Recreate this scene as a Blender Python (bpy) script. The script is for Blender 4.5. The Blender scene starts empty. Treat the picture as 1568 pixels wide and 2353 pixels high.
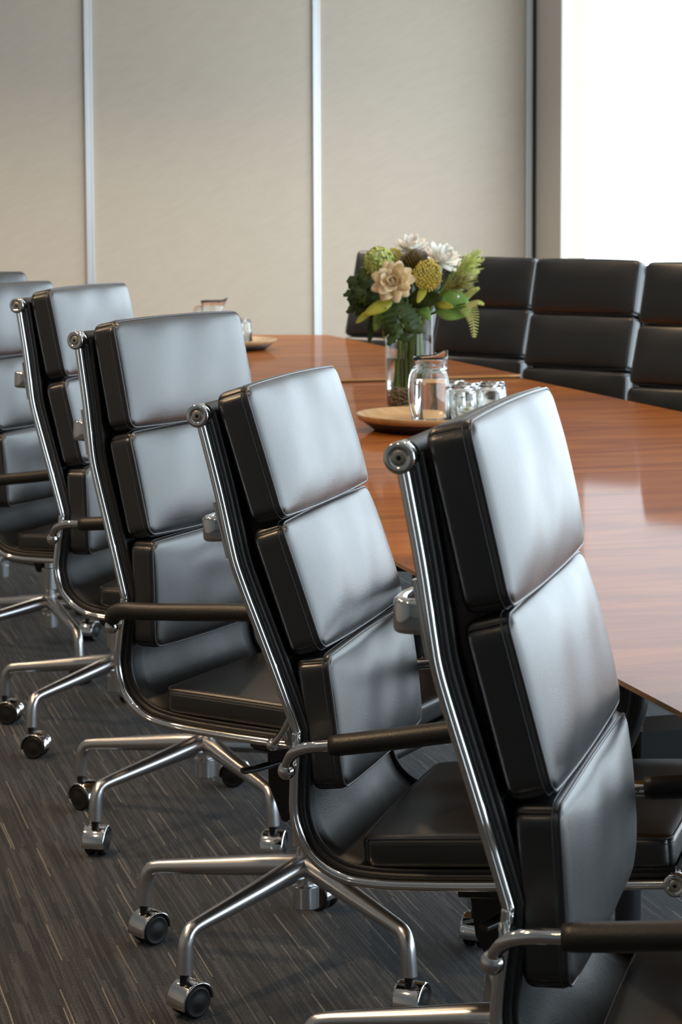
import bpy, math, random
from math import sin, cos, pi, sqrt, atan2
from mathutils import Vector, Matrix
random.seed(7)
COL = bpy.context.scene.collection
sc = bpy.context.scene

# ------------------------------------------------------------------ materials
def new_mat(name):
    m = bpy.data.materials.new(name); m.use_nodes = True
    nt = m.node_tree; b = nt.nodes['Principled BSDF']
    return m, nt, b
def setp(b, **k):
    names = {'color': 'Base Color', 'rough': 'Roughness', 'metal': 'Metallic', 'ior': 'IOR', 'spec': 'Specular IOR Level',
             'coat': 'Coat Weight', 'coatr': 'Coat Roughness', 'trans': 'Transmission Weight', 'sheen': 'Sheen Weight',
             'sss': 'Subsurface Weight', 'alpha': 'Alpha'}
    for a, v in k.items():
        if a == 'color' and len(v) == 3: v = (*v, 1)
        b.inputs[names[a]].default_value = v
def node(nt, t, **k):
    n = nt.nodes.new(t)
    for a, v in k.items():
        if a in n.inputs: n.inputs[a].default_value = v
        else: setattr(n, a, v)
    return n
def coords(nt, scale=(1, 1, 1), rot=(0, 0, 0), kind='Object'):
    tc = node(nt, 'ShaderNodeTexCoord'); mp = node(nt, 'ShaderNodeMapping')
    mp.inputs['Scale'].default_value = scale; mp.inputs['Rotation'].default_value = rot
    nt.links.new(tc.outputs[kind], mp.inputs['Vector']); return mp.outputs['Vector']
def noise(nt, vec, scale, detail=3, rough=.5, dist=0):
    n = node(nt, 'ShaderNodeTexNoise'); n.inputs['Scale'].default_value = scale; n.inputs['Detail'].default_value = detail
    n.inputs['Roughness'].default_value = rough; n.inputs['Distortion'].default_value = dist
    nt.links.new(vec, n.inputs['Vector']); return n.outputs['Fac']
def ramp(nt, fac, stops):
    r = node(nt, 'ShaderNodeValToRGB'); e = r.color_ramp.elements
    while len(e) < len(stops): e.new(.5)
    for i, (p, c) in enumerate(stops):
        e[i].position = p; e[i].color = (*c, 1) if len(c) == 3 else c
    nt.links.new(fac, r.inputs['Fac']); return r.outputs['Color']
def bump(nt, b, h, strength, dist, prev=None):
    n = node(nt, 'ShaderNodeBump'); n.inputs['Strength'].default_value = strength; n.inputs['Distance'].default_value = dist
    nt.links.new(h, n.inputs['Height'])
    if prev is not None: nt.links.new(prev, n.inputs['Normal'])
    nt.links.new(n.outputs['Normal'], b.inputs['Normal']); return n.outputs['Normal']
def math_n(nt, op, a, b_=None, c=None):
    n = node(nt, 'ShaderNodeMath', operation=op)
    for i, v in enumerate((a, b_, c)):
        if v is None: continue
        if isinstance(v, (int, float)): n.inputs[i].default_value = v
        else: nt.links.new(v, n.inputs[i])
    return n.outputs[0]
def simple(name, color, rough=.5, **k):
    m, nt, b = new_mat(name); setp(b, color=color, rough=rough, **k); return m

def leather_mat(name, color=(.007, .0073, .008), rough=.34, wr=1.0, ior=1.42, coat=.0):
    m, nt, b = new_mat(name); setp(b, color=color, rough=rough, spec=.5, ior=ior, coat=coat, coatr=.34)
    b.inputs['Coat IOR'].default_value = 2.2
    v = coords(nt)
    p = bump(nt, b, noise(nt, v, 520, 2, .6), .32, .0011)
    v2 = coords(nt, (4, 16, 3))
    p = bump(nt, b, noise(nt, v2, 1.2, 2, .5, .3), .045 * wr, .006, p)
    nz = noise(nt, v, 9, 3)
    r = ramp(nt, nz, [(.3, (rough - .04,) * 3), (.75, (rough + .07,) * 3)]); nt.links.new(r, b.inputs['Roughness'])
    return m
M = {}
M['leather'] = leather_mat('black_leather', coat=.44)
M['hide'] = leather_mat('black_hide', (.011, .0115, .0125), .45, .6, 1.5)
M['sleeve'] = leather_mat('sleeve_leather', (.016, .015, .014), .42, .2, 1.55)
M['thread'] = simple('seam_thread', (.05, .05, .055), .3, spec=.7)
M['chrome'] = simple('polished_aluminium', (.86, .86, .85), .07, metal=1)
M['satin'] = simple('satin_aluminium', (.74, .75, .77), .27, metal=1)
M['bolt'] = simple('bolt_nickel', (.62, .59, .52), .32, metal=1)
M['black'] = simple('black_plastic', (.008, .008, .009), .32)
M['rubber'] = simple('black_tyre', (.012, .012, .013), .45)
M['blacksteel'] = simple('black_steel', (.012, .013, .016), .4)

def carpet():
    m, nt, b = new_mat('striped_carpet'); setp(b, rough=.95, spec=.15, sheen=.15)
    tc = node(nt, 'ShaderNodeTexCoord'); sx = node(nt, 'ShaderNodeSeparateXYZ'); nt.links.new(tc.outputs['Object'], sx.inputs[0])
    vw = coords(nt, (1, .35, 1)); w = noise(nt, vw, 14, 2)
    xw = math_n(nt, 'ADD', sx.outputs['X'], math_n(nt, 'MULTIPLY', w, .004))
    def cells(width, ylen, seed):
        cx = math_n(nt, 'FLOOR', math_n(nt, 'DIVIDE', xw, width))
        wn = node(nt, 'ShaderNodeTexWhiteNoise', noise_dimensions='1D'); nt.links.new(math_n(nt, 'ADD', cx, seed), wn.inputs['W'])
        yy = math_n(nt, 'ADD', math_n(nt, 'DIVIDE', sx.outputs['Y'], ylen), math_n(nt, 'MULTIPLY', wn.outputs['Value'], 37.))
        cy = math_n(nt, 'FLOOR', yy)
        cmb = node(nt, 'ShaderNodeCombineXYZ'); nt.links.new(cx, cmb.inputs[0]); nt.links.new(cy, cmb.inputs[1]); cmb.inputs[2].default_value = seed
        w2 = node(nt, 'ShaderNodeTexWhiteNoise', noise_dimensions='3D'); nt.links.new(cmb.outputs[0], w2.inputs['Vector'])
        return w2.outputs['Value']
    c1 = cells(.0036, .16, 3.3); c2 = cells(.0023, .19, 8.1); c3 = cells(.011, .5, 1.7)
    fuzz = noise(nt, coords(nt, (1, .45, 1)), 420, 3, .8)
    base = ramp(nt, math_n(nt, 'ADD', math_n(nt, 'MULTIPLY', c1, .20), math_n(nt, 'MULTIPLY', fuzz, .80)),
                [(.38, (.009, .0095, .011)), (.50, (.026, .0275, .030)), (.64, (.085, .089, .096))])
    dash = ramp(nt, c2, [(.965, (0, 0, 0)), (.985, (1, 1, 1))])
    dk = ramp(nt, c3, [(.5, (1, 1, 1)), (.75, (.62, .62, .62))])
    mx = node(nt, 'ShaderNodeMix', data_type='RGBA', blend_type='MULTIPLY'); mx.inputs[0].default_value = 1
    nt.links.new(base, mx.inputs[6]); nt.links.new(dk, mx.inputs[7])
    mx2 = node(nt, 'ShaderNodeMix', data_type='RGBA')
    fz = math_n(nt, 'MULTIPLY', dash, math_n(nt, 'ADD', math_n(nt, 'MULTIPLY', fuzz, 1.1), .05))
    nt.links.new(fz, mx2.inputs[0]); nt.links.new(mx.outputs[2], mx2.inputs[6]); mx2.inputs[7].default_value = (.34, .31, .27, 1)
    nt.links.new(mx2.outputs[2], b.inputs['Base Color'])
    p = bump(nt, b, c1, .5, .002); bump(nt, b, fuzz, .6, .002, p)
    return m
M['carpet'] = carpet()

def wood_top():
    m, nt, b = new_mat('cherry_veneer'); setp(b, rough=.5, spec=.05, coat=.24, coatr=.06)
    v = coords(nt, (1.0, 5, 5), (0, 0, math.radians(6)))
    n1 = noise(nt, v, 1.5, 5, .55, 1.6)
    v2 = coords(nt, (3, 60, 60), (0, 0, math.radians(6))); n2 = noise(nt, v2, 3, 3, .6)
    f = math_n(nt, 'ADD', math_n(nt, 'MULTIPLY', n1, .86), math_n(nt, 'MULTIPLY', n2, .14))
    c = ramp(nt, f, [(.30, (.17, .048, .008)), (.47, (.27, .080, .013)), (.62, (.36, .118, .020)), (.8, (.21, .060, .010))])
    nt.links.new(c, b.inputs['Base Color'])
    bump(nt, b, noise(nt, coords(nt), 3.0, 2), .05, .004)
    return m
M['tabletop'] = wood_top()
M['tableedge'] = simple('table_edge_lipping', (.66, .31, .07), .28, coat=.6)

def wall_paper(name, base, amt=.08):
    m, nt, b = new_mat(name); setp(b, rough=.85, spec=.25)
    v = coords(nt, (1, 1, 1), (0, math.radians(32), 0))
    m1 = coords(nt, (1, 1, 1), (0, math.radians(24), 0)); m2 = node(nt, 'ShaderNodeMapping'); m2.inputs['Scale'].default_value = (7, 7, 30); nt.links.new(m1, m2.inputs['Vector']); n = noise(nt, m2.outputs['Vector'], 1.6, 2, .5)
    n2 = noise(nt, coords(nt, (160, 160, 160)), 1.5, 2)
    f = math_n(nt, 'ADD', math_n(nt, 'MULTIPLY', n, .65), math_n(nt, 'MULTIPLY', n2, .35))
    lo = tuple(x * (1 - amt) for x in base); hi = tuple(min(1, x * (1 + amt)) for x in base)
    nt.links.new(ramp(nt, f, [(.32, lo), (.68, hi)]), b.inputs['Base Color'])
    bump(nt, b, n2, .25, .002)
    return m
M['wall'] = wall_paper('woven_wallcovering', (.535, .458, .372), .035)
M['plaster'] = wall_paper('painted_plaster', (.22, .213, .20), .02)
M['ceiling'] = simple('ceiling_white', (.72, .70, .66), .9)
M['timber'] = simple('dark_timber_wall', (.10, .055, .035), .5)
M['alu'] = simple('anodised_strip', (.68, .69, .70), .32, metal=.55)
M['gap'] = simple('shadow_gap', (.02, .022, .026), .6)
M['jamb'] = simple('column_paint', (.62, .56, .50), .75)
M['frame'] = simple('white_window_frame', (.80, .82, .84), .4)
def glass_mat(name, tint=(1, 1, 1), ior=1.45, rough=0.0):
    m, nt, b = new_mat(name); setp(b, color=tint, rough=rough, trans=1, ior=ior); return m
M['glass'] = glass_mat('clear_glass', (.985, .995, .99), 1.47)
def thin_mat():
    m = bpy.data.materials.new('thin_glass'); m.use_nodes = True; nt = m.node_tree; nt.nodes.clear()
    o = node(nt, 'ShaderNodeOutputMaterial'); t = node(nt, 'ShaderNodeBsdfTransparent'); g = node(nt, 'ShaderNodeBsdfGlossy')
    t.inputs[0].default_value = (.955, .97, .965, 1); g.inputs['Roughness'].default_value = 0.02
    fr = node(nt, 'ShaderNodeLayerWeight'); fr.inputs['Blend'].default_value = .5
    fc = math_n(nt, 'ADD', math_n(nt, 'MULTIPLY', math_n(nt, 'POWER', fr.outputs['Facing'], 4.), .6), .04)
    mx = node(nt, 'ShaderNodeMixShader'); nt.links.new(fc, mx.inputs[0])
    nt.links.new(t.outputs[0], mx.inputs[1]); nt.links.new(g.outputs[0], mx.inputs[2]); nt.links.new(mx.outputs[0], o.inputs[0]); return m
M['thin'] = thin_mat()
M['water'] = glass_mat('water', (.98, .995, .985), 1.33)
def pane_mat():
    m = bpy.data.materials.new('window_pane'); m.use_nodes = True; nt = m.node_tree; nt.nodes.clear()
    o = node(nt, 'ShaderNodeOutputMaterial'); t = node(nt, 'ShaderNodeBsdfTransparent'); g = node(nt, 'ShaderNodeBsdfGlossy')
    t.inputs[0].default_value = (.96, .98, .98, 1); g.inputs['Roughness'].default_value = 0.02
    mx = node(nt, 'ShaderNodeMixShader'); mx.inputs[0].default_value = .05
    nt.links.new(t.outputs[0], mx.inputs[1]); nt.links.new(g.outputs[0], mx.inputs[2]); nt.links.new(mx.outputs[0], o.inputs[0]); return m
M['pane'] = pane_mat()
def sheer_mat():
    m = bpy.data.materials.new('sheer_blind'); m.use_nodes = True; nt = m.node_tree; nt.nodes.clear()
    o = node(nt, 'ShaderNodeOutputMaterial'); t = node(nt, 'ShaderNodeBsdfTransparent'); g = node(nt, 'ShaderNodeBsdfTranslucent')
    g.inputs[0].default_value = (.9, .93, .96, 1)
    mx = node(nt, 'ShaderNodeMixShader'); mx.inputs[0].default_value = .55
    nt.links.new(t.outputs[0], mx.inputs[1]); nt.links.new(g.outputs[0], mx.inputs[2]); nt.links.new(mx.outputs[0], o.inputs[0]); return m
M['sheer'] = sheer_mat()
def tray_mat():
    m, nt, b = new_mat('pale_ash'); setp(b, rough=.45, coat=.2)
    n = noise(nt, coords(nt, (3, 40, 10)), 2, 3)
    nt.links.new(ramp(nt, n, [(.3, (.50, .31, .14)), (.7, (.66, .45, .24))]), b.inputs['Base Color']); return m
M['ash'] = tray_mat()
M['wenge'] = simple('dark_stained_wood', (.025, .014, .012), .4)

# ------------------------------------------------------------------ mesh building
class MB:
    def __init__(s): s.v = []; s.f = []; s.mi = []; s.sm = []
    def add(s, vs, fs, mi=0, smooth=True):
        o = len(s.v); s.v += [tuple(v) for v in vs]
        for f in fs: s.f.append(tuple(i + o for i in f)); s.mi.append(mi); s.sm.append(smooth)
        return s
    def box(s, c, d, mi=0, mat=None):
        x, y, z = d[0] / 2, d[1] / 2, d[2] / 2
        vs = [Vector((a * x, b * y, e * z)) for a in (-1, 1) for b in (-1, 1) for e in (-1, 1)]
        if mat: vs = [mat @ v for v in vs]
        vs = [v + Vector(c) for v in vs]
        s.add(vs, [(0, 1, 3, 2), (4, 6, 7, 5), (0, 4, 5, 1), (2, 3, 7, 6), (0, 2, 6, 4), (1, 5, 7, 3)], mi, False); return s
    def rings(s, rings, closed=False, cap=True, mi=0, smooth=True):
        n = len(rings[0]); vs = [p for r in rings for p in r]; fs = []
        R = len(rings); rr = R if closed else R - 1
        for i in range(rr):
            a = i * n; b = ((i + 1) % R) * n
            for j in range(n): k = (j + 1) % n; fs.append((a + j, a + k, b + k, b + j))
        s.add(vs, fs, mi, smooth)
        if cap and not closed:
            s.add(rings[0], [tuple(range(n - 1, -1, -1))], mi, False); s.add(rings[-1], [tuple(range(n))], mi, False)
        return s
    def sweep(s, path, section, up=(0, 1, 0), scales=None, closed=False, cap=True, mi=0):
        """section: list of (a,b): a along normal (tangent x up), b along up"""
        P = [Vector(p) for p in path]; n = len(P); rings = []; up = Vector(up)
        for i in range(n):
            if closed: t = P[(i + 1) % n] - P[i - 1]
            else: t = P[min(i + 1, n - 1)] - P[max(i - 1, 0)]
            t.normalize(); u = up
            if callable(u): u = u(i)
            nn = t.cross(u)
            if nn.length < 1e-5: nn = t.orthogonal()
            nn.normalize(); uu = nn.cross(t).normalized()
            sc_ = 1 if scales is None else scales[i]
            rings.append([P[i] + nn * (a * sc_) + uu * (b * sc_) for a, b in section])
        return s.rings(rings, closed, cap, mi)
    def tube(s, path, r, n=12, closed=False, cap=True, mi=0, flat=1.0, up=(0, 0, 1)):
        P = [Vector(p) for p in path]
        rs = r if isinstance(r, (list, tuple)) else [r] * len(P)
        m = len(P); rings = []; prev = None
        for i in range(m):
            t = (P[(i + 1) % m] - P[i - 1]) if closed else (P[min(i + 1, m - 1)] - P[max(i - 1, 0)])
            t.normalize()
            if prev is None:
                nn = t.cross(Vector(up))
                if nn.length < 1e-4: nn = t.cross(Vector((1, 0, 0)))
            else: nn = prev - t * prev.dot(t)
            nn.normalize(); prev = nn; bb = t.cross(nn)
            rings.append([P[i] + nn * (rs[i] * cos(2 * pi * k / n)) + bb * (rs[i] * flat * sin(2 * pi * k / n)) for k in range(n)])
        return s.rings(rings, closed, cap, mi)
    def lathe(s, prof, n=32, c=(0, 0, 0), mi=0, mat=None, cap=True):
        rings = []
        for r, z in prof:
            ring = [Vector((r * cos(2 * pi * k / n), r * sin(2 * pi * k / n), z)) for k in range(n)]
            if mat: ring = [mat @ p for p in ring]
            rings.append([p + Vector(c) for p in ring])
        return s.rings(rings, False, cap, mi)
    def sphere(s, c, r, n=14, m=9, mi=0, sc_=(1, 1, 1)):
        pr = [(max(1e-4, sin(pi * i / m)), -cos(pi * i / m)) for i in range(m + 1)]
        rings = [[Vector(c) + Vector((q * cos(2 * pi * k / n) * r * sc_[0], q * sin(2 * pi * k / n) * r * sc_[1], z * r * sc_[2])) for k in range(n)] for q, z in pr]
        return s.rings(rings, False, True, mi)
    def mesh(s, name, mats):
        me = bpy.data.meshes.new(name); me.from_pydata(s.v, [], s.f); me.update()
        for m in mats: me.materials.append(m)
        for p, i, sm in zip(me.polygons, s.mi, s.sm): p.material_index = i; p.use_smooth = sm
        return me
def obj(name, mb, mats, parent=None, loc=(0, 0, 0), rot=(0, 0, 0), bevel=None, sub=0):
    if not isinstance(mats, (list, tuple)): mats = [mats]
    me = mb if isinstance(mb, bpy.types.Mesh) else mb.mesh(name, mats)
    o = bpy.data.objects.new(name, me); COL.objects.link(o)
    o.location = loc; o.rotation_euler = rot
    if parent: o.parent = parent
    if bevel:
        m = o.modifiers.new('b', 'BEVEL'); m.width = bevel; m.segments = 3; m.limit_method = 'ANGLE'; m.angle_limit = .6
        m.harden_normals = False
    if sub: m = o.modifiers.new('s', 'SUBSURF'); m.levels = sub; m.render_levels = sub
    return o
def thing(name, label, cat, loc=(0, 0, 0), rot=(0, 0, 0), group=None):
    o = bpy.data.objects.new(name, None); COL.objects.link(o); o.location = loc; o.rotation_euler = rot
    o.empty_display_size = .05
    o['label'] = label; o['category'] = cat
    if group: o['group'] = group
    return o
def tag(o, label, cat, group=None):
    o['label'] = label; o['category'] = cat
    if group: o['group'] = group
    return o
def struct(name, mb, mats, **k):
    o = obj(name, mb, mats, **k); o['kind'] = 'structure'; return o
def catmull(pts, n=8, closed=False):
    P = [Vector(p) for p in pts]; out = []; m = len(P)
    g = (lambda i: P[i % m]) if closed else (lambda i: P[max(0, min(m - 1, i))])
    for i in range(m if closed else m - 1):
        p0, p1, p2, p3 = g(i - 1), g(i), g(i + 1), g(i + 2)
        for k in range(n):
            t = k / n
            out.append(.5 * ((2 * p1) + (-p0 + p2) * t + (2 * p0 - 5 * p1 + 4 * p2 - p3) * t * t + (-p0 + 3 * p1 - 3 * p2 + p3) * t ** 3))
    if not closed: out.append(P[-1].copy())
    return out
def rrect(w, h, r, n=4):
    """rounded rectangle section, half sizes w,h"""
    out = []
    for cx, cy, a0 in ((w - r, h - r, 0), (-(w - r), h - r, 90), (-(w - r), -(h - r), 180), (w - r, -(h - r), 270)):
        for k in range(n + 1):
            a = math.radians(a0 + 90 * k / n); out.append((cx + r * cos(a), cy + r * sin(a)))
    return out

# ------------------------------------------------------------------ camera (fitted; room frame: Y runs along the table)
TH = 0.274; F = 4943.7; PITCH = .0862; ROLL = -.0042; CY = 909.7; H = 1.257
cam_d = bpy.data.cameras.new('camera'); cam = bpy.data.objects.new('camera', cam_d); COL.objects.link(cam)
cam_d.sensor_fit = 'HORIZONTAL'; cam_d.sensor_width = 36; cam_d.lens = F / 1568 * 36
cam_d.shift_y = -(1176.5 - CY) / 1568; cam_d.clip_start = .05
R = Matrix.Rotation(-TH, 4, 'Z') @ Matrix.Rotation(pi / 2 - PITCH, 4, 'X') @ Matrix.Rotation(ROLL, 4, 'Z')
cam.matrix_world = Matrix.Translation((0, 0, H)) @ R
cam_d.dof.use_dof = True; cam_d.dof.focus_distance = 2.85; cam_d.dof.aperture_fstop = 22
sc.camera = cam
def room(x, y): return (cos(TH) * x + sin(TH) * y, -sin(TH) * x + cos(TH) * y)
def at_y(u, Y):   # room X where the vertical through pixel column u meets the plane room Y
    k = (u - 784 + 2.5) / F; t = Y / (-sin(TH) * k + cos(TH)); return (cos(TH) * k + sin(TH)) * t
def at_x(u, X):
    k = (u - 784 + 2.5) / F; t = X / (cos(TH) * k + sin(TH)); return (-sin(TH) * k + cos(TH)) * t

# ------------------------------------------------------------------ room shell
YW = 10.95; XR = at_y(1229.5, YW - .03); XL = -2.6; YN = -2.6; ZC = 2.85
struct('floor', MB().box(((XL + XR) / 2, (YN + YW) / 2, -.05), (XR - XL + .6, YW - YN + .4, .1)), M['carpet'])
struct('ceiling', MB().box(((XL + XR) / 2, (YN + YW) / 2, ZC + .05), (XR - XL + .6, YW - YN + .4, .1)), M['ceiling'])
struct('wall_back', MB().box(((XL + XR) / 2, YW + .1, ZC / 2), (XR - XL + .6, .2, ZC)), M['wall'])
struct('wall_left', MB().box((XL - .1, (YN + YW) / 2, ZC / 2), (.2, YW - YN, ZC)), M['plaster'])
struct('wall_front', MB().box(((XL + XR) / 2, YN - .1, ZC / 2), (XR - XL, .2, ZC)), M['plaster'])
xs = [at_y(208.5, YW - .01), at_y(728.5, YW - .01)]
pw = xs[1] - xs[0]
k = 1
for x in (xs[0] - pw, xs[0], xs[1]):
    mb = MB().box((x, YW - .006, ZC / 2), (.040, .012, ZC)).box((x - .014, YW - .013, ZC / 2), (.008, .006, ZC)).box((x + .014, YW - .013, ZC / 2), (.008, .006, ZC)).box((x, YW - .013, ZC / 2), (.012, .004, ZC))
    struct('trim_%d' % k, mb, M['alu']); k += 1
xa = at_y(1207.5, YW - .03); xb = at_y(1221, YW - .03); xc = at_y(1229.5, YW - .03)
struct('trim_%d' % k, MB().box(((xa + xb) / 2, YW - .015, ZC / 2), (xb - xa, .03, ZC)), M['alu']); k += 1
struct('trim_%d' % k, MB().box(((xb + xc) / 2, YW - .016, ZC / 2), (xc - xb, .032, ZC)), M['gap']); k += 1
# glazed right wall: a short painted pier in the corner, then floor-to-ceiling windows
Y1 = at_x(1287, XR)
struct('wall_right', MB().box((XR + .006, (Y1 + YW) / 2, ZC / 2), (.012, YW - Y1, ZC))
       .box((XR + .1, (YN + Y1) / 2, ZC - .06), (.2, Y1 - YN, .12)).box((XR + .1, (YN + Y1) / 2, .06), (.2, Y1 - YN, .12)), M['jamb'])
Y2 = at_x(1562, XR)
edges = [Y1, Y1 - 3.2]
step = 3.2
while edges[-1] - step > YN: edges.append(edges[-1] - step)
edges.append(YN)
for i in range(len(edges) - 1):
    a, b = edges[i], edges[i + 1]
    if a - b < .3: continue
    fr = MB()
    fr.box((XR + .03, (a + b) / 2, .14), (.05, a - b, .05)).box((XR + .03, (a + b) / 2, ZC - .14), (.05, a - b, .05))
    if i: fr.box((XR + .03, a - .015, ZC / 2), (.05, .03, ZC - .24))
    fr.box((XR + .03, b + .015, ZC / 2), (.05, .03, ZC - .24))
    w = struct('window_%d' % (i + 1), fr, M['frame'])
    obj('pane', MB().box((XR + .03, (a + b) / 2 + (0 if i else .015), ZC / 2), (.006, a - b - (.06 if i else .03), ZC - .3)), M['pane'], w)

# ------------------------------------------------------------------ light
world = bpy.data.worlds.new('sky'); sc.world = world; world.use_nodes = True
wn = world.node_tree; bg = wn.nodes['Background']
geo = node(wn, 'ShaderNodeTexCoord'); sep = node(wn, 'ShaderNodeSeparateXYZ'); wn.links.new(geo.outputs['Generated'], sep.inputs[0])
wr = ramp(wn, sep.outputs['Z'], [(0, (.72, .80, .88)), (.5, (.78, .89, 1.0)), (.9, (.66, .82, 1.0))]); wn.links.new(wr, bg.inputs['Color'])
bg.inputs['Strength'].default_value = 4.9
def area(name, loc, size, energy, color, rot, portal=False, spread=None):
    l = bpy.data.lights.new(name, 'AREA'); l.shape = 'RECTANGLE'; l.size, l.size_y = size; l.energy = energy; l.color = color
    o = bpy.data.objects.new(name, l); COL.objects.link(o); o.location = loc; o.rotation_euler = rot
    if portal: l.cycles.is_portal = True
    if spread: l.spread = spread
    return o
area('window_portal', (XR + .22, (Y1 + YN) / 2, ZC / 2), (ZC - .2, Y1 - YN), 1, (1, 1, 1), (0, pi / 2, 0), True)
for (x, y, e, ww) in ((-1.0, .6, 30, 1), (-1.0, 2.6, 170, 1), (-1.0, 4.6, 110, 1), (-1.0, 6.6, 70, 1), (-.3, 9.3, 120, 0), (1.3, 9.3, 140, 0), (2.9, 9.3, 120, 0), (1.7, 3.4, 60, 1), (1.7, 6.0, 60, 1), (-.3, 3.9, 50, 1)):  # paler spots near the back wall are added fill to brighten it
    l = bpy.data.lights.new('downlight_or_fill', 'SPOT'); l.energy = e; l.color = (1, .69, .40) if ww else (1, .86, .68); l.spot_size = math.radians(130); l.spot_blend = .9; l.shadow_soft_size = .05
    o = bpy.data.objects.new('downlight_or_fill', l); COL.objects.link(o); o.location = (x, y, ZC - .03)

# ------------------------------------------------------------------ soft pad chair
W = .206; WP = .200; HX = .01
rail_pts = [(-.344, 1.039), (-.325, .945), (-.3135, .876), (-.3080, .847), (-.2975, .812), (-.272, .735), (-.2415, .640), (-.2395, .628), (-.242, .600), (-.247, .560), (-.2485, .520), (-.235, .478), (-.203, .449), (-.155, .437), (-.06, .436), (.09, .441), (.234, .448)]
rail_pts = [(x + HX, z) for x, z in rail_pts]
def railpath(pts, y, n=5): return catmull([(x, y, z) for x, z in pts], n)
def offs(pts, d):   # shift a profile towards the sitter (front / up)
    P = [Vector((x, 0, z)) for x, z in pts]; out = []
    for i in range(len(P)):
        t = (P[min(i + 1, len(P) - 1)] - P[max(i - 1, 0)]).normalized(); nn = Vector((-t.z, 0, t.x)); out.append((P[i].x + nn.x * d, P[i].z + nn.z * d))
    return out
def pad_mesh(p0, p1, thick, back, width=WP, bulge=.0145, nseg=22, curve=.0):
    """cushion between profile points p0 (upper/back) and p1; front face `thick` proud of the backing line"""
    a = Vector((p0[0] + HX, 0, p0[1])); b = Vector((p1[0] + HX, 0, p1[1])); t = (b - a); L = t.length; t.normalize()
    nn = Vector((-t.z, 0, t.x)); mid = (a + b) / 2 - nn * (thick / 2)
    r = .011; hx, hy, hz = thick / 2, width, L / 2
    def axis(h, n):
        c = [-h, -h + r * .12, -h + r * .35, -h + r * .65, -h + r] + ([-h + r * 1.4, -h + r * 1.8, -h + r * 2.2] if h > .04 else [])
        r_ = r * 2.2 if h > .04 else r
        inner = [(-h + r_) + (2 * h - 2 * r_) * i / n for i in range(1, n)]
        return c + inner + [-x for x in reversed(c)]
    AX = {0: axis(hx, 3), 1: axis(hy, nseg), 2: axis(hz, 12)}
    verts = []; idx = {}; faces = []
    def vid(p):
        k = tuple(round(c, 6) for c in p)
        if k not in idx:
            q = Vector(p); inn = Vector((max(-hx + r, min(hx - r, q.x)), max(-hy + r, min(hy - r, q.y)), max(-hz + r, min(hz - r, q.z))))
            d = q - inn
            if d.length > 1e-9: q = inn + d.normalized() * r
            RC = .019; a_, b_ = abs(q.y) - (hy - RC), abs(q.z) - (hz - RC)
            if a_ > 0 and b_ > 0:
                f_ = max(a_, b_) / math.hypot(a_, b_); q.y = math.copysign(hy - RC + a_ * f_, q.y); q.z = math.copysign(hz - RC + b_ * f_, q.z)
            u, w = q.y / hy, q.z / hz
            fx = max(0, (q.x / hx) * .5 + .5)
            e = (1 - min(1, abs(u)) ** 5) * (1 - min(1, abs(w)) ** 3.2)
            q.x += bulge * e * fx + .0022 * fx * sin(9 * u + 2 * w) * e * .5
            # the top and bottom ends bow a little
            q.z += (.004 * (1 - u * u)) * w * fx
            q.x -= curve * u * u
            P = mid + nn * q.x + Vector((0, 1, 0)) * q.y + t * q.z
            idx[k] = len(verts); verts.append(P)
        return idx[k]
    for ax in range(3):
        o1, o2 = [i for i in range(3) if i != ax]
        for sgn in (-1, 1):
            h = (hx, hy, hz)[ax] * sgn
            A, B = AX[o1], AX[o2]
            for i in range(len(A) - 1):
                for j in range(len(B) - 1):
                    q = []
                    for (ii, jj) in ((i, j), (i + 1, j), (i + 1, j + 1), (i, j + 1)):
                        p = [0, 0, 0]; p[ax] = h; p[o1] = A[ii]; p[o2] = B[jj]; q.append(vid(p))
                    if sgn * (1 if ax != 1 else -1) < 0: q.reverse()
                    faces.append(tuple(q))
    mb = MB(); mb.add(verts, faces)
    # seam: a raised welt where the front panel meets the boxing, plus a stitch line on the boxing
    def loop(ix, ins, rr):
        pts = []
        for (cy_, cz_, a0) in ((hy - rr, hz - rr, 0), (-(hy - rr), hz - rr, 90), (-(hy - rr), -(hz - rr), 180), (hy - rr, -(hz - rr), 270)):
            for k_ in range(5):
                an = math.radians(a0 + 22.5 * k_); pts.append(((cy_ + (rr - ins) * cos(an)), (cz_ + (rr - ins) * sin(an))))
        out = []
        m_ = len(pts)
        for i in range(m_):
            (y0, z0), (y1, z1) = pts[i], pts[(i + 1) % m_]
            n_ = max(1, int(math.hypot(y1 - y0, z1 - z0) / .02))
            for q in range(n_):
                y_, z_ = y0 + (y1 - y0) * q / n_, z0 + (z1 - z0) * q / n_
                u, w = y_ / hy, z_ / hz; fx = max(0, ix / hx * .5 + .5); e = (1 - min(1, abs(u)) ** 5) * (1 - min(1, abs(w)) ** 3.2)
                out.append(mid + nn * (ix + bulge * e * fx - curve * u * u) + Vector((0, 1, 0)) * y_ + t * (z_ + .004 * (1 - u * u) * w * fx))
        return out
    pm = MB(); pm.tube(loop(hx - .0030, .0026, .019), .0015, 6, True)
    pm.tube(loop(hx - .0095, -.0001, .019), .0005, 4, True)
    return mb, pm
def ring_prof(r0, r1, z0, z1, n=24, mat=None, c=(0, 0, 0), mi=0, mb=None):
    pass

def axis_to_y(): return Matrix.Rotation(pi / 2, 3, 'X')   # +z -> -y

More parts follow.
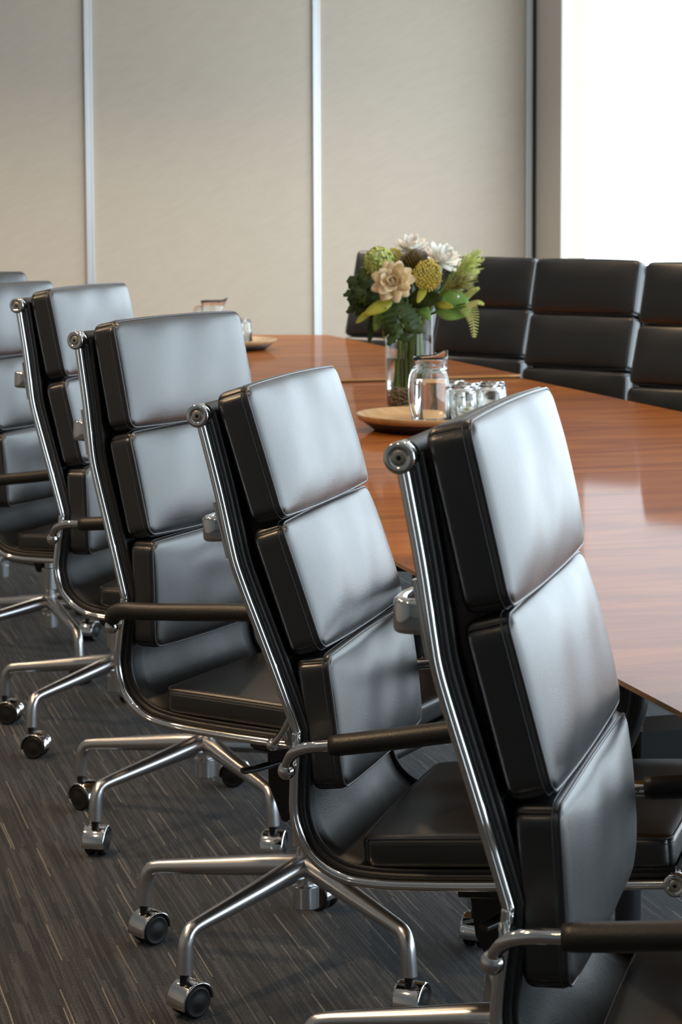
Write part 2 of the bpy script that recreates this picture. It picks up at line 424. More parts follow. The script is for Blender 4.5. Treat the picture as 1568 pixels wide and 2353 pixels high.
ALT = {}
def make_chair():
    t = thing('soft_pad_chair', '', 'chair')
    # side rails, discs and bolts
    sec = []
    for a, b in rrect(.0064, .0085, .0045, 3): sec.append((a, b))
    for s in (-1, 1):
        mb = MB(); mb.sweep(railpath(rail_pts, s * W, 4), rrect(.0060, .0070, .0040, 3), (0, 1, 0))
        mb.sweep([p + Vector((0, s * .0072, 0)) for p in railpath(rail_pts, s * W, 4)], rrect(.0012, .0008, .0007, 2), (0, 1, 0))
        rail = obj('side_rail', mb, M['chrome'], t)
        for (x, z) in (rail_pts[0], rail_pts[-1]):
            cm = MB(); m3 = Matrix.Rotation(-s * pi / 2, 3, 'X'); y0 = s * (W - .012)
            cm.lathe([(.0125, 0), (.0150, .0015), (.0150, .0205), (.0140, .0225), (.0078, .0225), (.0076, .0215)], 32, (x, y0, z), 0, m3)
            cm.lathe([(.0073, .0205), (.0073, .0222), (.0068, .0226), (.0028, .0226)], 24, (x, y0, z), 1, m3)
            cm.lathe([(.0026, .0227), (.0026, .0229)], 6, (x, y0, z), 2, m3)
            obj('end_cap', cm, [M['chrome'], M['bolt'], M['black']], rail)
    # leather sling between the rails (wrapped round the rods at both ends)
    sl = MB(); dense = railpath(rail_pts, 0, 4)
    def shift(d):
        out = []
        for i in range(len(dense)):
            t_ = (dense[min(i + 3, len(dense) - 1)] - dense[max(i - 3, 0)]).normalized(); out.append(dense[i] + Vector((-t_.z, 0, t_.x)) * d)
        return out
    f = shift(.0125); b = shift(.0055); n = len(f); ny = 8
    def sagw(u): return W - .004
    rings = []
    for i in range(n):
        r = []
        for j in range(ny + 1): y = -sagw(0) + 2 * sagw(0) * j / ny; r.append(f[i] + Vector((0, y, 0)))
        for j in range(ny, -1, -1): y = -sagw(0) + 2 * sagw(0) * j / ny; r.append(b[i] + Vector((0, y, 0)))
        rings.append(r)
    sl.rings(rings)
    for (x, z), dr in ((rail_pts[0], 0), (rail_pts[-1], 0)):
        sl.lathe([(.0135, -W + .008), (.0135, W - .008)], 20, (x + .002, 0, z + .001), 0, Matrix.Rotation(pi / 2, 3, 'X'))
    # thick welted edges just inside the rails
    for s in (-1, 1):
        sl.sweep([p + Vector((0, s * (W - .0115), 0)) for p in shift(.0125)], rrect(.0062, .0035, .003, 2), (0, 1, 0))
    obj('sling', sl, M['hide'], t)
    # back pads and seat pad
    for (p0, p1) in (((-.283, 1.0745), (-.2405, .9035)), ((-.2455, .8995), (-.1985, .7345)), ((-.194, .7265), (-.1815, .5535))):
        mb, pm = pad_mesh(p0, p1, .046, None)
        c = obj('back_cushion', mb, M['leather'], t); obj('piping', pm, M['thread'], c)
    mb, pm = pad_mesh((-.166, .4935), (.232, .5035), .042, None, bulge=.008)
    c = obj('seat_cushion', mb, M['leather'], t); obj('piping', pm, M['thread'], c)
    # armrests: open bow with ball ends, leather sleeve over the top run
    arm = [(-.249, .586, .228), (-.243, .601, .236), (-.229, .6145, .246), (-.205, .6225, .252), (-.17, .626, .254), (-.09, .636, .256), (0, .648, .257), (.055, .652, .256),
           (.098, .642, .254), (.122, .612, .251), (.124, .570, .248), (.108, .525, .243), (.088, .490, .236), (.069, .461, .228), (.051, .441, .222)]
    for s in (-1, 1):
        P = catmull([(x + HX, s * y, z) for x, z, y in arm], 5); m_ = len(P)
        rs = []
        for i in range(m_):
            q = i / 5
            rs.append(.0072 + .0028 * min(1, max(0, (q - 1) / 2)) if q < 6 else .0100 - .0030 * min(1, max(0, (q - 10) / 3)))
        mb = MB(); mb.tube(P, rs, 12, flat=.8); mb.sphere(P[0], .0115); mb.sphere(P[-1], .0100)
        # lugs that clamp the bow to the rail
        for (rx, rz, i) in ((-.2395 + HX, .612, 9), (.075 + HX, .446, 62)):
            mb.tube([(rx, s * (W + .004), rz), tuple((Vector((rx, s * W, rz)) + P[i]) / 2), tuple(P[i])], [.0085, .0075, .007], 10)
        a = obj('armrest', mb, M['chrome'], t)
        def sleeve(i0, i1):
            sl_ = MB(); S = P[i0:i1]; k_ = len(S)
            rr = [.0134 + .0006 * sin(pi * j / k_) for j in range(k_)]; rr[0] = .0122; rr[-1] = .0112
            return sl_.tube([S[0] - (S[1] - S[0]) * .01] + S, [.0095] + rr, 14)
        o_ = obj('arm_sleeve', sleeve(19, 60), M['sleeve'], a)
        ALT[s] = (o_.data, sleeve(5, 60).mesh('arm_sleeve', [M['sleeve']]))
    # polished back brace behind the sling
    br = MB(); path = catmull([(-.322, -W + .003, .893), (-.343, -W + .006, .893), (-.348, -.14, .891), (-.338, -.06, .889), (-.336, 0, .888), (-.338, .06, .889), (-.348, .14, .891), (-.343, W - .006, .893), (-.322, W - .003, .893)], 6)
    br.sweep([p + Vector((HX - .002, 0, 0)) for p in path], rrect(.0065, .0165, .0055, 3), (0, 0, 1))
    for s in (-1, 1):
        pl = catmull([(-.3300 + HX, s * W, .928), (-.3235 + HX, s * W, .893), (-.3165 + HX, s * W, .856)], 5)
        br.sweep(pl, rrect(.0024, .0058, .0018, 2), (0, 1, 0))
    obj('back_brace', br, M['chrome'], t)
    # seat mechanism: spider, housing, lever
    me = MB(); me.box((.03, 0, .395), (.20, .11, .045)).box((.03, 0, .425), (.26, .07, .018))
    for s in (-1, 1):
        me.sweep([(.03, s * .02, .412), (.03, s * .12, .418), (.03, s * (W - .008), .430)], rrect(.022, .007, .004, 2), (0, 0, 1))
    wd = [(-.064, .385), (.01, .385), (-.002, .30), (-.020, .248), (-.030, .250), (-.058, .31)]
    me.add([(x, -.02, z) for x, z in wd] + [(x, .02, z) for x, z in wd], [tuple(range(6)), tuple(range(11, 5, -1))] + [(i, i + 6, (i + 1) % 6 + 6, (i + 1) % 6) for i in range(6)], 0, False)
    mch = obj('seat_mechanism', me, M['black'], t, bevel=.004)
    lv = MB(); lv.tube([(.03, -.05, .39), (.035, -.13, .388), (.02, -.165, .386)], .004, 8); lv.sweep([(.02, -.155, .386), (.012, -.185, .385), (.0, -.205, .384)], rrect(.008, .004, .003, 2), (0, 0, 1))
    obj('lever', lv, M['black'], mch)
    # column and five-star base
    co = MB(); co.lathe([(.0212, .100), (.0224, .1004), (.0224, .102), (.0224, .137), (.0224, .138), (.0150, .1382), (.0150, .140), (.0150, .20), (.0150, .208), (.0225, .2082), (.0225, .210), (.0225, .265), (.0225, .268), (.0150, .2682), (.0150, .27), (.0150, .375)], 28)
    obj('column', co, M['satin'], t)
    lg = MB(); lp = catmull([(.012, 0, .170), (.06, 0, .166), (.14, 0, .156), (.22, 0, .1465), (.268, 0, .1405), (.284, 0, .135), (.2925, 0, .122), (.296, 0, .105), (.2985, 0, .072)], 5)
    rr = []
    for p in lp:
        x = p.x
        rr.append(.0205 - .0085 * min(1, x / .27) if p.z > .13 else .0122 + .0012 * (.13 - p.z) / .05)
    lg.tube(lp, rr, 16)
    leg_me = lg.mesh('leg', [M['satin']])
    # caster: chrome hood over twin black wheels
    ca = MB(); rw = .0268; n = 18; cz = rw
    prof = []
    for i in range(n + 1):
        a = math.radians(-12 + (192) * i / n); prof.append(a)
    for (ra, mi_) in ((.0315, 0),):
        outer = []
        for a in prof: outer.append(a)
        rings = []
        for a in prof:
            c_, s_ = cos(a), sin(a); ring = []
            for (r_, y_) in ((.0285, -.021), (.0312, -.0225), (.0322, -.019), (.0322, .019), (.0312, .0225), (.0285, .021)):
                ring.append(Vector((r_ * c_ - .012, y_, cz + r_ * s_)))
            rings.append(ring)
        ca.rings(rings)
    ca.box((-.012, 0, cz + .004), (.034, .010, .034), 1)
    ca.tube([(0, 0, cz + .022), (0, 0, cz + .052)], .0075, 12, mi=1)
    cast_me = ca.mesh('caster', [M['chrome'], M['black']])
    wmes = []
    wm = MB(); wm.lathe([(.006, -.0085), (.022, -.0085), (.0262, -.006), (.0268, 0), (.0262, .006), (.0235, .0085), (.0215, .0092), (.0205, .0085), (.012, .0112), (.001, .0122)], 28, (0, 0, 0), 0, Matrix.Rotation(pi / 2, 3, 'X'))
    wheel_me = wm.mesh('wheel', [M['rubber']])
    for i in range(5):
        a = 2 * pi * i / 5
        obj('leg', leg_me, None, t, rot=(0, 0, a))['k'] = i
        c = obj('caster', cast_me, None, t, (.2985 * cos(a), .2985 * sin(a), 0), (0, 0, a)); c['k'] = i
        for s in (-1, 1): obj('wheel', wheel_me, None, c, (-.012, s * .0115, cz), (0, 0, 0 if s < 0 else pi))
    return t
proto = make_chair()
BASEPARTS = ('column', 'leg', 'caster')
def copy_tree(o, parent=None):
    c = o.copy(); COL.objects.link(c); c.parent = parent
    for ch in list(o.children): copy_tree(ch, c)
    return c
used = [False]
def place_chair(X, Y, head, dz, tilt, base, cast, label, group, slid=False):
    o = proto if not used[0] else copy_tree(proto); used[0] = True
    o.location = (X, Y, 0); o.rotation_euler = (0, 0, head); o['label'] = label; o['group'] = group
    Rm = Matrix.Rotation(-tilt, 3, 'Y'); p = Vector((0, 0, .35)); off = p - Rm @ p + Vector((0, 0, dz))
    for ch in o.children:
        nm = ch.name.split('.')[0]
        if nm in ('leg', 'caster'):
            k_ = ch['k']; a = base - head + 2 * pi * k_ / 5
            if nm == 'leg': ch.rotation_euler = (0, 0, a)
            else:
                ch.location = (.2985 * cos(a), .2985 * sin(a), 0)
                ch.rotation_euler = (0, 0, cast[k_] - head)
        elif nm != 'column':
            ch.location = off; ch.rotation_euler = (0, -tilt, 0)
        if slid and nm == 'armrest':
            for g in ch.children:
                for s_ in ALT:
                    if g.data == ALT[s_][0]: g.data = ALT[s_][1]
    return o
GN = 'high-backed chairs along the near side of the table'; GF = 'high-backed chairs along the window side of the table'
rnd = lambda: [random.uniform(0, 2 * pi) for _ in range(5)]
T = -TH
Q = {'a': 3.62, 'b': -2.26, 'c': 2.22, 'd': -2.04, 'e': 2.6, 'f': 2.1}
def cs(w): return [Q[c] for c in w]
place_chair(.962, 1.853, -.555, -.009, -.012, 2.8 + T, rnd(), 'black leather high-back chair nearest the camera, largest and cut off by the lower right corner', GN)
place_chair(.990, 2.650, -.566, -.022, .057, 2.875 + T, rnd(), 'black leather high-back chair second nearest the camera, its leg star cut by the bottom edge', GN)
place_chair(.887, 3.386, -.763, -.005, -.050, 2.783 + T, cs('aabbc'), 'black leather high-back chair third from the camera, standing on a whole five-arm base', GN, True)
place_chair(.901, 4.248, -.571, .020, -.043, 2.713 + T, cs('cddae'), 'black leather high-back chair fourth from the camera, below the foot of the left wall strip', GN)
place_chair(.861, 5.083, -.669, .011, .004, 2.84 + T, cs('eefab'), 'black leather high-back chair fifth from the camera, its back cut by the left edge', GN)
place_chair(.820, 5.932, -.889, .005, -.018, 2.588 + T, cs('cdfab'), 'black leather high-back chair sixth from the camera, only its top right corner showing', GN)
place_chair(.79, 6.80, -.90, .0, .0, .6, rnd(), 'black leather high-back chair farthest from the camera, a sliver at the left edge', GN)
place_chair(2.340, 5.297, 3.678, .034, .001, 2.2, rnd(), 'black leather chair across the table nearest the right edge of the frame', GF)
place_chair(2.410, 6.263, 3.724, .014, -.035, .4, rnd(), 'black leather chair across the table under the left end of the window', GF)
place_chair(2.345, 7.033, 3.715, .010, -.017, .9, rnd(), 'black leather chair across the table just right of the flowers', GF)
place_chair(2.326, 8.052, 3.816, .026, .025, .2, rnd(), 'black leather chair across the table behind and left of the flowers', GF)

# ------------------------------------------------------------------ boardroom table
ZT = .738; X0, X1 = .93, 2.325; YB = 8.45; YA = .2; YS = 6.22
tb = thing('boardroom_table', 'long glossy reddish-brown wooden boardroom table with a thin pale lipped edge', 'table', (1.63, 4, 0))
def top_leaf(ya, yb, arc=False, ZT=ZT):
    out = [(X0, ya), (X1, ya), (X1, yb)]
    if arc:
        for k_ in range(1, 16):
            u = k_ / 16; out.append((X1 + (X0 - X1) * u, yb + .20 * (1 - (2 * u - 1) ** 2)))
    out.append((X0, yb))
    cx, cy_ = (X0 + X1) / 2, (ya + yb) / 2
    def inset(d): return [(x - d * (1 if x > cx + .01 else -1 if x < cx - .01 else 0), y - d * (1 if y > cy_ else -1)) for x, y in out]
    mb = MB(); L0 = [Vector((x - 1.63, y - 4, ZT)) for x, y in out]; n_ = len(L0)
    mb.add(L0, [tuple(range(n_))], 0, False)
    L1 = [Vector((x - 1.63, y - 4, ZT - .006)) for x, y in out]
    I = inset(.05); L2 = [Vector((x - 1.63, y - 4, ZT - .030)) for x, y in I]
    for A, B in ((L0, L1), (L1, L2)):
        mb.add(A + B, [(i, n_ + i, n_ + (i + 1) % n_, (i + 1) % n_) for i in range(n_)], 1, False)
    mb.add(L2, [tuple(range(n_ - 1, -1, -1))], 1, False)
    return mb
for nm, (a, b, arc) in {'a': (YA, YS - .004, False), 'b': (YS + .004, YB, True)}.items():
    obj('tabletop', top_leaf(a, b, arc, ZT + (.011 if arc else 0)), [M['tabletop'], M['tableedge']], tb)
for y in (.9, 3.3, 5.7, 7.7):
    pd = MB(); pd.box((0, y - 4, .335), (.40, .10, .11))
    for s_ in (-1, 1):
        pd.lathe([(.022, .012), (.022, .70)], 20, (s_ * .20, y - 4, 0)); pd.lathe([(.075, 0), (.075, .006), (.03, .014), (.022, .016)], 28, (s_ * .20, y - 4, 0))
        pd.box((s_ * .20, y - 4, .703), (.14, .10, .010))
    obj('pedestal', pd, M['blacksteel'], tb)

# ------------------------------------------------------------------ trays, jugs, tumblers
def loc_px(u, d):   # room position at camera depth d in pixel column u
    return room((u - 784) / F * d, d)
def make_tray(u, d, label):
    x, y = loc_px(u, d)
    z0 = ZT + (.011 if y > YS else 0)
    t = thing('serving_tray', label, 'tray', (x, y, z0), (0, 0, -TH), 'round wooden trays on the table')
    obj('tray_top', MB().lathe([(.001, .0245), (.158, .0245), (.168, .0265), (.181, .0385), (.185, .040), (.1865, .038), (.180, .0265), (.172, .0225), (.150, .0215), (.001, .0215)], 64, cap=False), M['ash'], t)
    obj('tray_base', MB().lathe([(.128, 0), (.140, 0), (.1425, .001), (.1735, .0235), (.170, .0243), (.001, .0243)], 64), M['wenge'], t)
    return t, x, y
def offs_cam(x, y, dx, dy): a, b = room(dx, dy); return x + a, y + b
def make_jug(x, y, z, rot, label, water=.5):
    t = thing('water_jug', label, 'jug', (x, y, z), (0, 0, rot), 'glass jugs on the trays'); t.scale = (1, 1, 1.05)
    prof_o = [(.034, 0), (.041, .002), (.0435, .009), (.0440, .05), (.0440, .088), (.0420, .102), (.0388, .112), (.0375, .119), (.0398, .122), (.0398, .126), (.0380, .129), (.0390, .139), (.0415, .149)]
    prof_i = [(.0390, .1485), (.0365, .139), (.0352, .130), (.0350, .120), (.0362, .112), (.0392, .101), (.0412, .087), (.0412, .05), (.0408, .014), (.037, .009), (.001, .008)]
    n = 40; mb = MB(); rings = []
    for r, z_ in [(.001, 0)] + prof_o + prof_i:
        ring = []
        for k_ in range(n):
            a = 2 * pi * k_ / n; q = max(0, (z_ - .118) / .031); sp = math.exp(-(((a + pi) % (2 * pi) - pi) / .38) ** 2) * q
            ring.append(Vector((r * cos(a) + .020 * sp * cos(a), r * sin(a) + .0 * sp, z_ + .012 * sp)))
        rings.append(ring)
    mb.rings(rings)
    obj('body', mb, M['glass'], t)
    hp = catmull([(-.0370, 0, .122), (-.048, 0, .125), (-.064, 0, .115), (-.071, 0, .085), (-.067, 0, .045), (-.056, 0, .020), (-.0435, 0, .018)], 7)
    obj('handle', MB().tube(hp, .0056, 10, flat=1.3), M['glass'], t)
    obj('water', MB().lathe([(.001, .0085), (.0366, .0095), (.0403, .0145), (.0408, .05), (.0408, .086), (.0390, .0995), (.001, .0995)], 40), M['water'], t)
    return t
def tumbler_proto():
    t = thing('glass_tumbler', '', 'glass')
    obj('bowl', MB().lathe([(.0365, 0), (.0375, .001), (.0325, .060), (.030, .084), (.027, .088), (.001, .088), (.001, .080), (.024, .080), (.0275, .074), (.0300, .058), (.0350, .001), (.0365, 0)], 36, cap=False), M['glass'], t)
    return t
tumb = tumbler_proto(); tu = [False]
def place_tumbler(x, y, z, label, group):
    o = tumb if not tu[0] else copy_tree(tumb); tu[0] = True
    o.location = (x, y, z); o['label'] = label; o['group'] = group
tA, xA, yA = make_tray(1000, 5.07, 'round pale wooden tray on a dark foot, in front of the vase of flowers')
jx, jy = offs_cam(xA, yA, -.015, -.112); make_jug(jx, jy, ZT + .0247, -TH + .85, 'clear glass water jug on the tray in front of the vase')
for i, (dx, dy, lb) in enumerate(((.060, -.100, 'upturned glass tumbler beside the jug near the vase, closest to the jug'),
                                  (.128, -.070, 'upturned glass tumbler near the vase, front right of its cluster'),
                                  (.078, -.022, 'upturned glass tumbler near the vase, in the middle of its cluster'),
                                  (.138, .010, 'upturned glass tumbler near the vase, rear right of its cluster'),
                                  (.045, .050, 'upturned glass tumbler near the vase, hidden behind the other glasses'))):
    x, y = offs_cam(xA, yA, dx, dy); place_tumbler(x, y, ZT + .0247, lb, 'tumblers on the tray by the vase')
tB, xB, yB = make_tray(520, 7.86, 'round wooden tray with a dark foot at the far end of the table')
jx, jy = offs_cam(xB, yB, -.050, -.01); make_jug(jx, jy, ZT + .0357, -TH, 'clear glass jug on the far tray, poking above a chair top')
for i, (dx, dy, lb) in enumerate(((.062, -.045, 'glass tumbler on the far tray, beside the chair back'), (.03, .075, 'glass tumbler on the far tray, behind the jug'), (-.07, .09, 'glass tumbler on the far tray, hidden behind the chair top'))):
    x, y = offs_cam(xB, yB, dx, dy); place_tumbler(x, y, ZT + .0357, lb, 'tumblers on the far tray')

# ------------------------------------------------------------------ vase and flowers
VD = 5.58; vx, vy = loc_px(942, VD); SV = F / VD
vase = thing('flower_vase', 'tall clear glass cylinder vase holding the bouquet on the table', 'vase', (vx, vy, ZT), (0, 0, -TH))
obj('vase_glass', MB().lathe([(.001, 0), (.058, 0), (.0615, .002), (.062, .006), (.063, .246), (.0622, .248), (.0608, .246), (.0600, .010), (.057, .008), (.001, .008)], 48, cap=False), M['thin'], vase)
obj('water', MB().lathe([(.001, .0085), (.0592, .0095), (.0596, .135), (.001, .135)], 40), M['water'], vase)
def pv(u, v, dy=0.0):   # local bouquet coords from a pixel of the photograph
    return Vector(((u - 942) / SV, dy, H - (v - 494) / SV - ZT))
def leafcol(name, c0, c1, rough=.45):
    m, nt, b = new_mat(name); setp(b, rough=rough, spec=.4)
    n = noise(nt, coords(nt, (1, 1, 1)), 30, 3); nt.links.new(ramp(nt, n, [(.3, c0), (.7, c1)]), b.inputs['Base Color']); return m
M['leafd'] = leafcol('dark_leaf', (.022, .048, .010), (.050, .095, .018))
M['leafg'] = leafcol('green_leaf', (.13, .26, .045), (.22, .40, .09))
M['leafy'] = leafcol('yellow_leaf', (.34, .40, .03), (.50, .46, .06))
M['stem'] = leafcol('stem_green', (.10, .18, .03), (.16, .26, .05))
M['stemb'] = leafcol('stem_brown', (.05, .03, .02), (.09, .05, .035))
M['cream'] = leafcol('cream_petal', (.93, .78, .46), (.97, .88, .64), .6)
M['white'] = leafcol('white_petal', (.93, .92, .84), (.97, .97, .93), .6)
M['hyd'] = leafcol('green_floret', (.42, .56, .13), (.68, .76, .30), .6)
M['brown'] = leafcol('brown_scale', (.10, .055, .03), (.20, .16, .04), .6)
M['sedum'] = leafcol('mustard_bud', (.56, .48, .06), (.78, .66, .16), .6)
M['grass'] = leafcol('olive_spike', (.20, .20, .05), (.46, .48, .18), .6)
M['fern'] = leafcol('pale_fern', (.48, .58, .16), (.70, .76, .30), .6)
M['raffia'] = leafcol('raffia', (.55, .42, .28), (.75, .64, .48), .8)
def basis(d):
    d = Vector(d).normalized(); a = d.cross(Vector((0, 0, 1)));
    if a.length < 1e-3: a = Vector((1, 0, 0))
    a.normalize(); return a, d, a.cross(d)
def petal(mb, base, d, up, L, Wd, cup=.3, tip=.5, n=6, mi=0, thick=.0007, jag=0):
    """petal from base along d, width Wd, curving toward up"""
    d = Vector(d).normalized(); up = (Vector(up) - d * Vector(up).dot(d))
    if up.length < 1e-4: up = d.orthogonal()
    up.normalize(); sd = d.cross(up); top = []; bot = []
    for i in range(n + 1):
        t = i / n; w = Wd * (sin(pi * min(1, t ** tip * .93 + .04)) ** .7) * .5 + .0006
        if jag: w *= 1 + jag * (1 if i % 2 else -1)
        c = base + d * (L * t) + up * (L * cup * t * t)
        e = w * .35
        row = [c - sd * w + up * e * .8, c, c + sd * w + up * e * .8]
        top.append(row)
    vs = []; fs = []
    for r in top: vs += r
    m_ = len(vs)
    vs2 = [v - up * thick for v in vs]; vs = vs + vs2
    for i in range(n):
        for j in range(2):
            a = i * 3 + j; fs.append((a, a + 1, a + 4, a + 3)); fs.append((m_ + a, m_ + a + 3, m_ + a + 4, m_ + a + 1))
    for i in range(n):
        a = i * 3; fs.append((a, a + 3, m_ + a + 3, m_ + a)); a += 2; fs.append((a, m_ + a, m_ + a + 3, a + 3))
    a = n * 3; fs.append((a, a + 1, m_ + a + 1, m_ + a)); fs.append((a + 1, a + 2, m_ + a + 2, m_ + a + 1))
    mb.add(vs, fs, mi)
def stem(t, head, r=.0028, mat='stem', foot=None):
    a = random.uniform(0, 2 * pi); q = foot or (random.uniform(.006, .042) * cos(a), random.uniform(.006, .042) * sin(a))
    k_ = Vector((head.x * .35, head.y * .35, .236)); rr_ = math.hypot(k_.x, k_.y)
    if rr_ > .045: k_.x *= .045 / rr_; k_.y *= .045 / rr_
    P = catmull([(q[0], q[1], .014), tuple((Vector((q[0], q[1], .014)) + k_) / 2), tuple(k_), tuple(head)], 6)
    obj('stem', MB().tube(P, r, 7), M[mat], t)
def flower(name, label, cat, group=None): return thing(name, label, cat, (vx, vy, ZT), (0, 0, -TH), group)
def bloom(center, axis, layers, rad, mat, name, label, group):
    t = flower(name, label, 'flower', group); ax, d, bx = basis(axis); mb = MB()
    mb.sphere(center, rad * .22, 10, 6)
    for (n_, el, L, Wd, cup) in layers:
        for k_ in range(n_):
            a = 2 * pi * k_ / n_ + random.uniform(-.15, .15) + el; e = math.radians(el + random.uniform(-7, 7))
            rd = ax * cos(a) + bx * sin(a); dd = rd * cos(e) + d * sin(e)
            petal(mb, center + rd * rad * .05, dd, d, L * rad * random.uniform(.9, 1.08), Wd * rad * 1.25, cup, 1.5)
    obj('bloom', mb, M[mat], t); stem(t, center - d * rad * .15); return t
GW = 'pale double blooms in the bouquet'
bloom(pv(902, 655, -.10), (-.1, -1, .15), [(9, -8, 1.05, .42, .15), (9, 14, .98, .40, .25), (8, 35, .8, .36, .3), (7, 55, .6, .3, .3), (5, 72, .42, .22, .3)], .052, 'cream', 'dahlia', 'large cream dahlia facing the camera at the front of the bouquet', GW)
bloom(pv(948, 588, .03), (0, -.35, 1), [(12, 5, 1, .3, .3), (11, 25, .95, .28, .3), (9, 45, .8, .26, .3), (7, 65, .6, .22, .2), (5, 80, .5, .2, .1)], .046, 'white', 'dahlia', 'white dahlia at the very top of the bouquet', GW)
bloom(pv(1012, 612, -.03), (.45, -.6, .75), [(12, 0, 1, .3, .35), (12, 22, .95, .28, .3), (10, 42, .85, .26, .3), (7, 62, .65, .22, .2), (5, 80, .5, .2, .1)], .050, 'white', 'dahlia', 'white dahlia at the upper right of the bouquet', GW)
# green hydrangea
t = flower('hydrangea', 'pale green hydrangea head at the upper left of the bouquet', 'flower'); mb = MB(); c = pv(872, 612, -.03)
for i in range(46):
    z_ = 1 - 2 * (i + .5) / 46; a = i * 2.4; q = sqrt(1 - z_ * z_); dd = Vector((q * cos(a), q * sin(a), z_)); p = c + dd * .034
    ax, d_, bx = basis(dd)
    for k_ in range(4):
        an = pi / 2 * k_ + i; petal(mb, p, ax * cos(an) + bx * sin(an) + dd * .35, dd, .0125, .0115, .1, n=3)
obj('bloom', mb, M['hyd'], t); stem(t, c)
# brown artichoke-like head
t = flower('seed_head', 'brown and olive bristly seed head in the top middle of the bouquet', 'flower'); mb = MB(); c = pv(948, 622, -.045)
mb.sphere(c, .020, 12, 8)
for i in range(150):
    z_ = 1 - 1.5 * (i + .5) / 150; a = i * 2.4; q = sqrt(max(0, 1 - z_ * z_)); dd = Vector((q * cos(a), q * sin(a), z_ * 1.0)).normalized()
    petal(mb, c + dd * .012, dd + Vector((0, 0, .35)), Vector((0, 0, 1)), .026 + .006 * random.random(), .0055, .15, n=3)
obj('bloom', mb, M['brown'], t); stem(t, c, .0035, 'stemb')
# mustard cluster
t = flower('sedum', 'round mustard-yellow cluster of tiny buds right of the cream dahlia', 'flower'); mb = MB(); c = pv(981, 641, -.095)
for i in range(260):
    z_ = 1 - 2 * (i + .5) / 260; a = i * 2.4; q = sqrt(1 - z_ * z_); dd = Vector((q * cos(a), q * sin(a), z_)); rr_ = .036 * random.uniform(.86, 1.06)
    mb.sphere(c + Vector((dd.x * rr_, dd.y * rr_ * .8, dd.z * rr_ * 1.08)), random.uniform(.0020, .0034), 6, 4)
for i in range(40):
    z_ = 1 - 2 * (i + .5) / 40; a = i * 2.4; q = sqrt(1 - z_ * z_); mb.tube([c - Vector((0, 0, .03)), c + Vector((q * cos(a) * .034, q * sin(a) * .028, z_ * .034))], .0008, 4)
obj('bloom', mb, M['sedum'], t); stem(t, c)
t = flower('sedum', 'small mustard-yellow bud cluster behind the cream dahlia, beside the brown seed head', 'flower'); mb = MB(); c = pv(908, 596, .0)
for i in range(70):
    z_ = 1 - 2 * (i + .5) / 70; a = i * 2.4; q = sqrt(1 - z_ * z_); dd = Vector((q * cos(a), q * sin(a), z_)); mb.sphere(c + dd * .017 * random.uniform(.85, 1.05), .0027, 6, 4)
obj('bloom', mb, M['sedum'], t); stem(t, c)
# bristly olive spikes and white berries at the right
for (u, v, dy, L, dirv, lb) in ((1030, 668, -.12, .068, (.85, -.25, .40), 'bristly olive grass plume at the right of the bouquet, lower of two'),
                                (1052, 634, -.09, .072, (.75, .0, .62), 'bristly pale green grass plume at the right of the bouquet, upper of two')):
    t = flower('grass_plume', lb, 'flower', 'grass plumes in the bouquet'); mb = MB(); c = pv(u, v, dy); ax, d_, bx = basis(dirv)
    for i in range(150):
        s_ = random.uniform(-.4, 1); a = random.uniform(0, 2 * pi); sp = random.uniform(.5, 1.9)
        dd = d_ + (ax * cos(a) + bx * sin(a)) * sp * .75
        petal(mb, c + d_ * s_ * L * .5, dd, d_, L * random.uniform(.35, .75), .0021, .14, n=3)
    obj('plume', mb, M['grass' if 'olive' in lb else 'fern'], t); stem(t, c)
t = flower('berry_sprig', 'sprig of small white berries among the green spikes at the right', 'flower'); mb = MB(); c = pv(1030, 640, -.09)
for (u, v) in ((1050, 619), (1069, 638), (1073, 661), (1066, 652), (1078, 648), (1048, 690)):
    p = pv(u, v, -.10); mb.sphere(p, .0042, 10, 7, 1); mb.tube([c, (c + p) / 2 + Vector((0, 0, .006)), p], .0008, 5, mi=0)
obj('berries', mb, [M['stem'], M['white']], t); stem(t, c, .002)
# fern fronds
def frond(p0, p1, wid, lb, n=15, mat='fern'):
    t = flower('fern_frond', lb, 'leaf', 'fern fronds in the bouquet'); mb = MB()
    P = catmull([tuple(p0), tuple((p0 + p1) / 2 + Vector((.006, -.004, .008))), tuple(p1)], n)
    mb.tube(P, .0012, 5); m_ = len(P)
    for i in range(2, m_ - 1, 2 if wid > .015 else 1):
        q = i / m_; d_ = (P[min(i + 1, m_ - 1)] - P[i - 1]).normalized(); sd = d_.cross(Vector((0, -1, 0))).normalized(); L = wid * (1 - q) ** .8 + .002
        for s in (-1, 1): petal(mb, P[i], sd * s + d_ * .45, Vector((0, -1, 0)), L, .0030, .05, n=4)
    obj('leaflets', mb, M[mat], t); stem(t, p0, .0018)
frond(pv(1068, 705, -.08), pv(1086, 783, -.10), .026, 'pale fern tip hanging down at the right of the bouquet')
frond(pv(1060, 700, -.06), pv(1098, 672, -.07), .010, 'pale fern tip pointing up at the lower right', 10)
frond(pv(1045, 672, .02), pv(1104, 634, .02), .020, 'pale fern tip curling out at the middle right')
frond(pv(1045, 640, .04), pv(1106, 590, .04), .022, 'pale fern tip reaching up at the upper right')
frond(pv(1068, 712, -.10), pv(1107, 708, -.10), .008, 'short pale fern tip pointing straight right', 8)
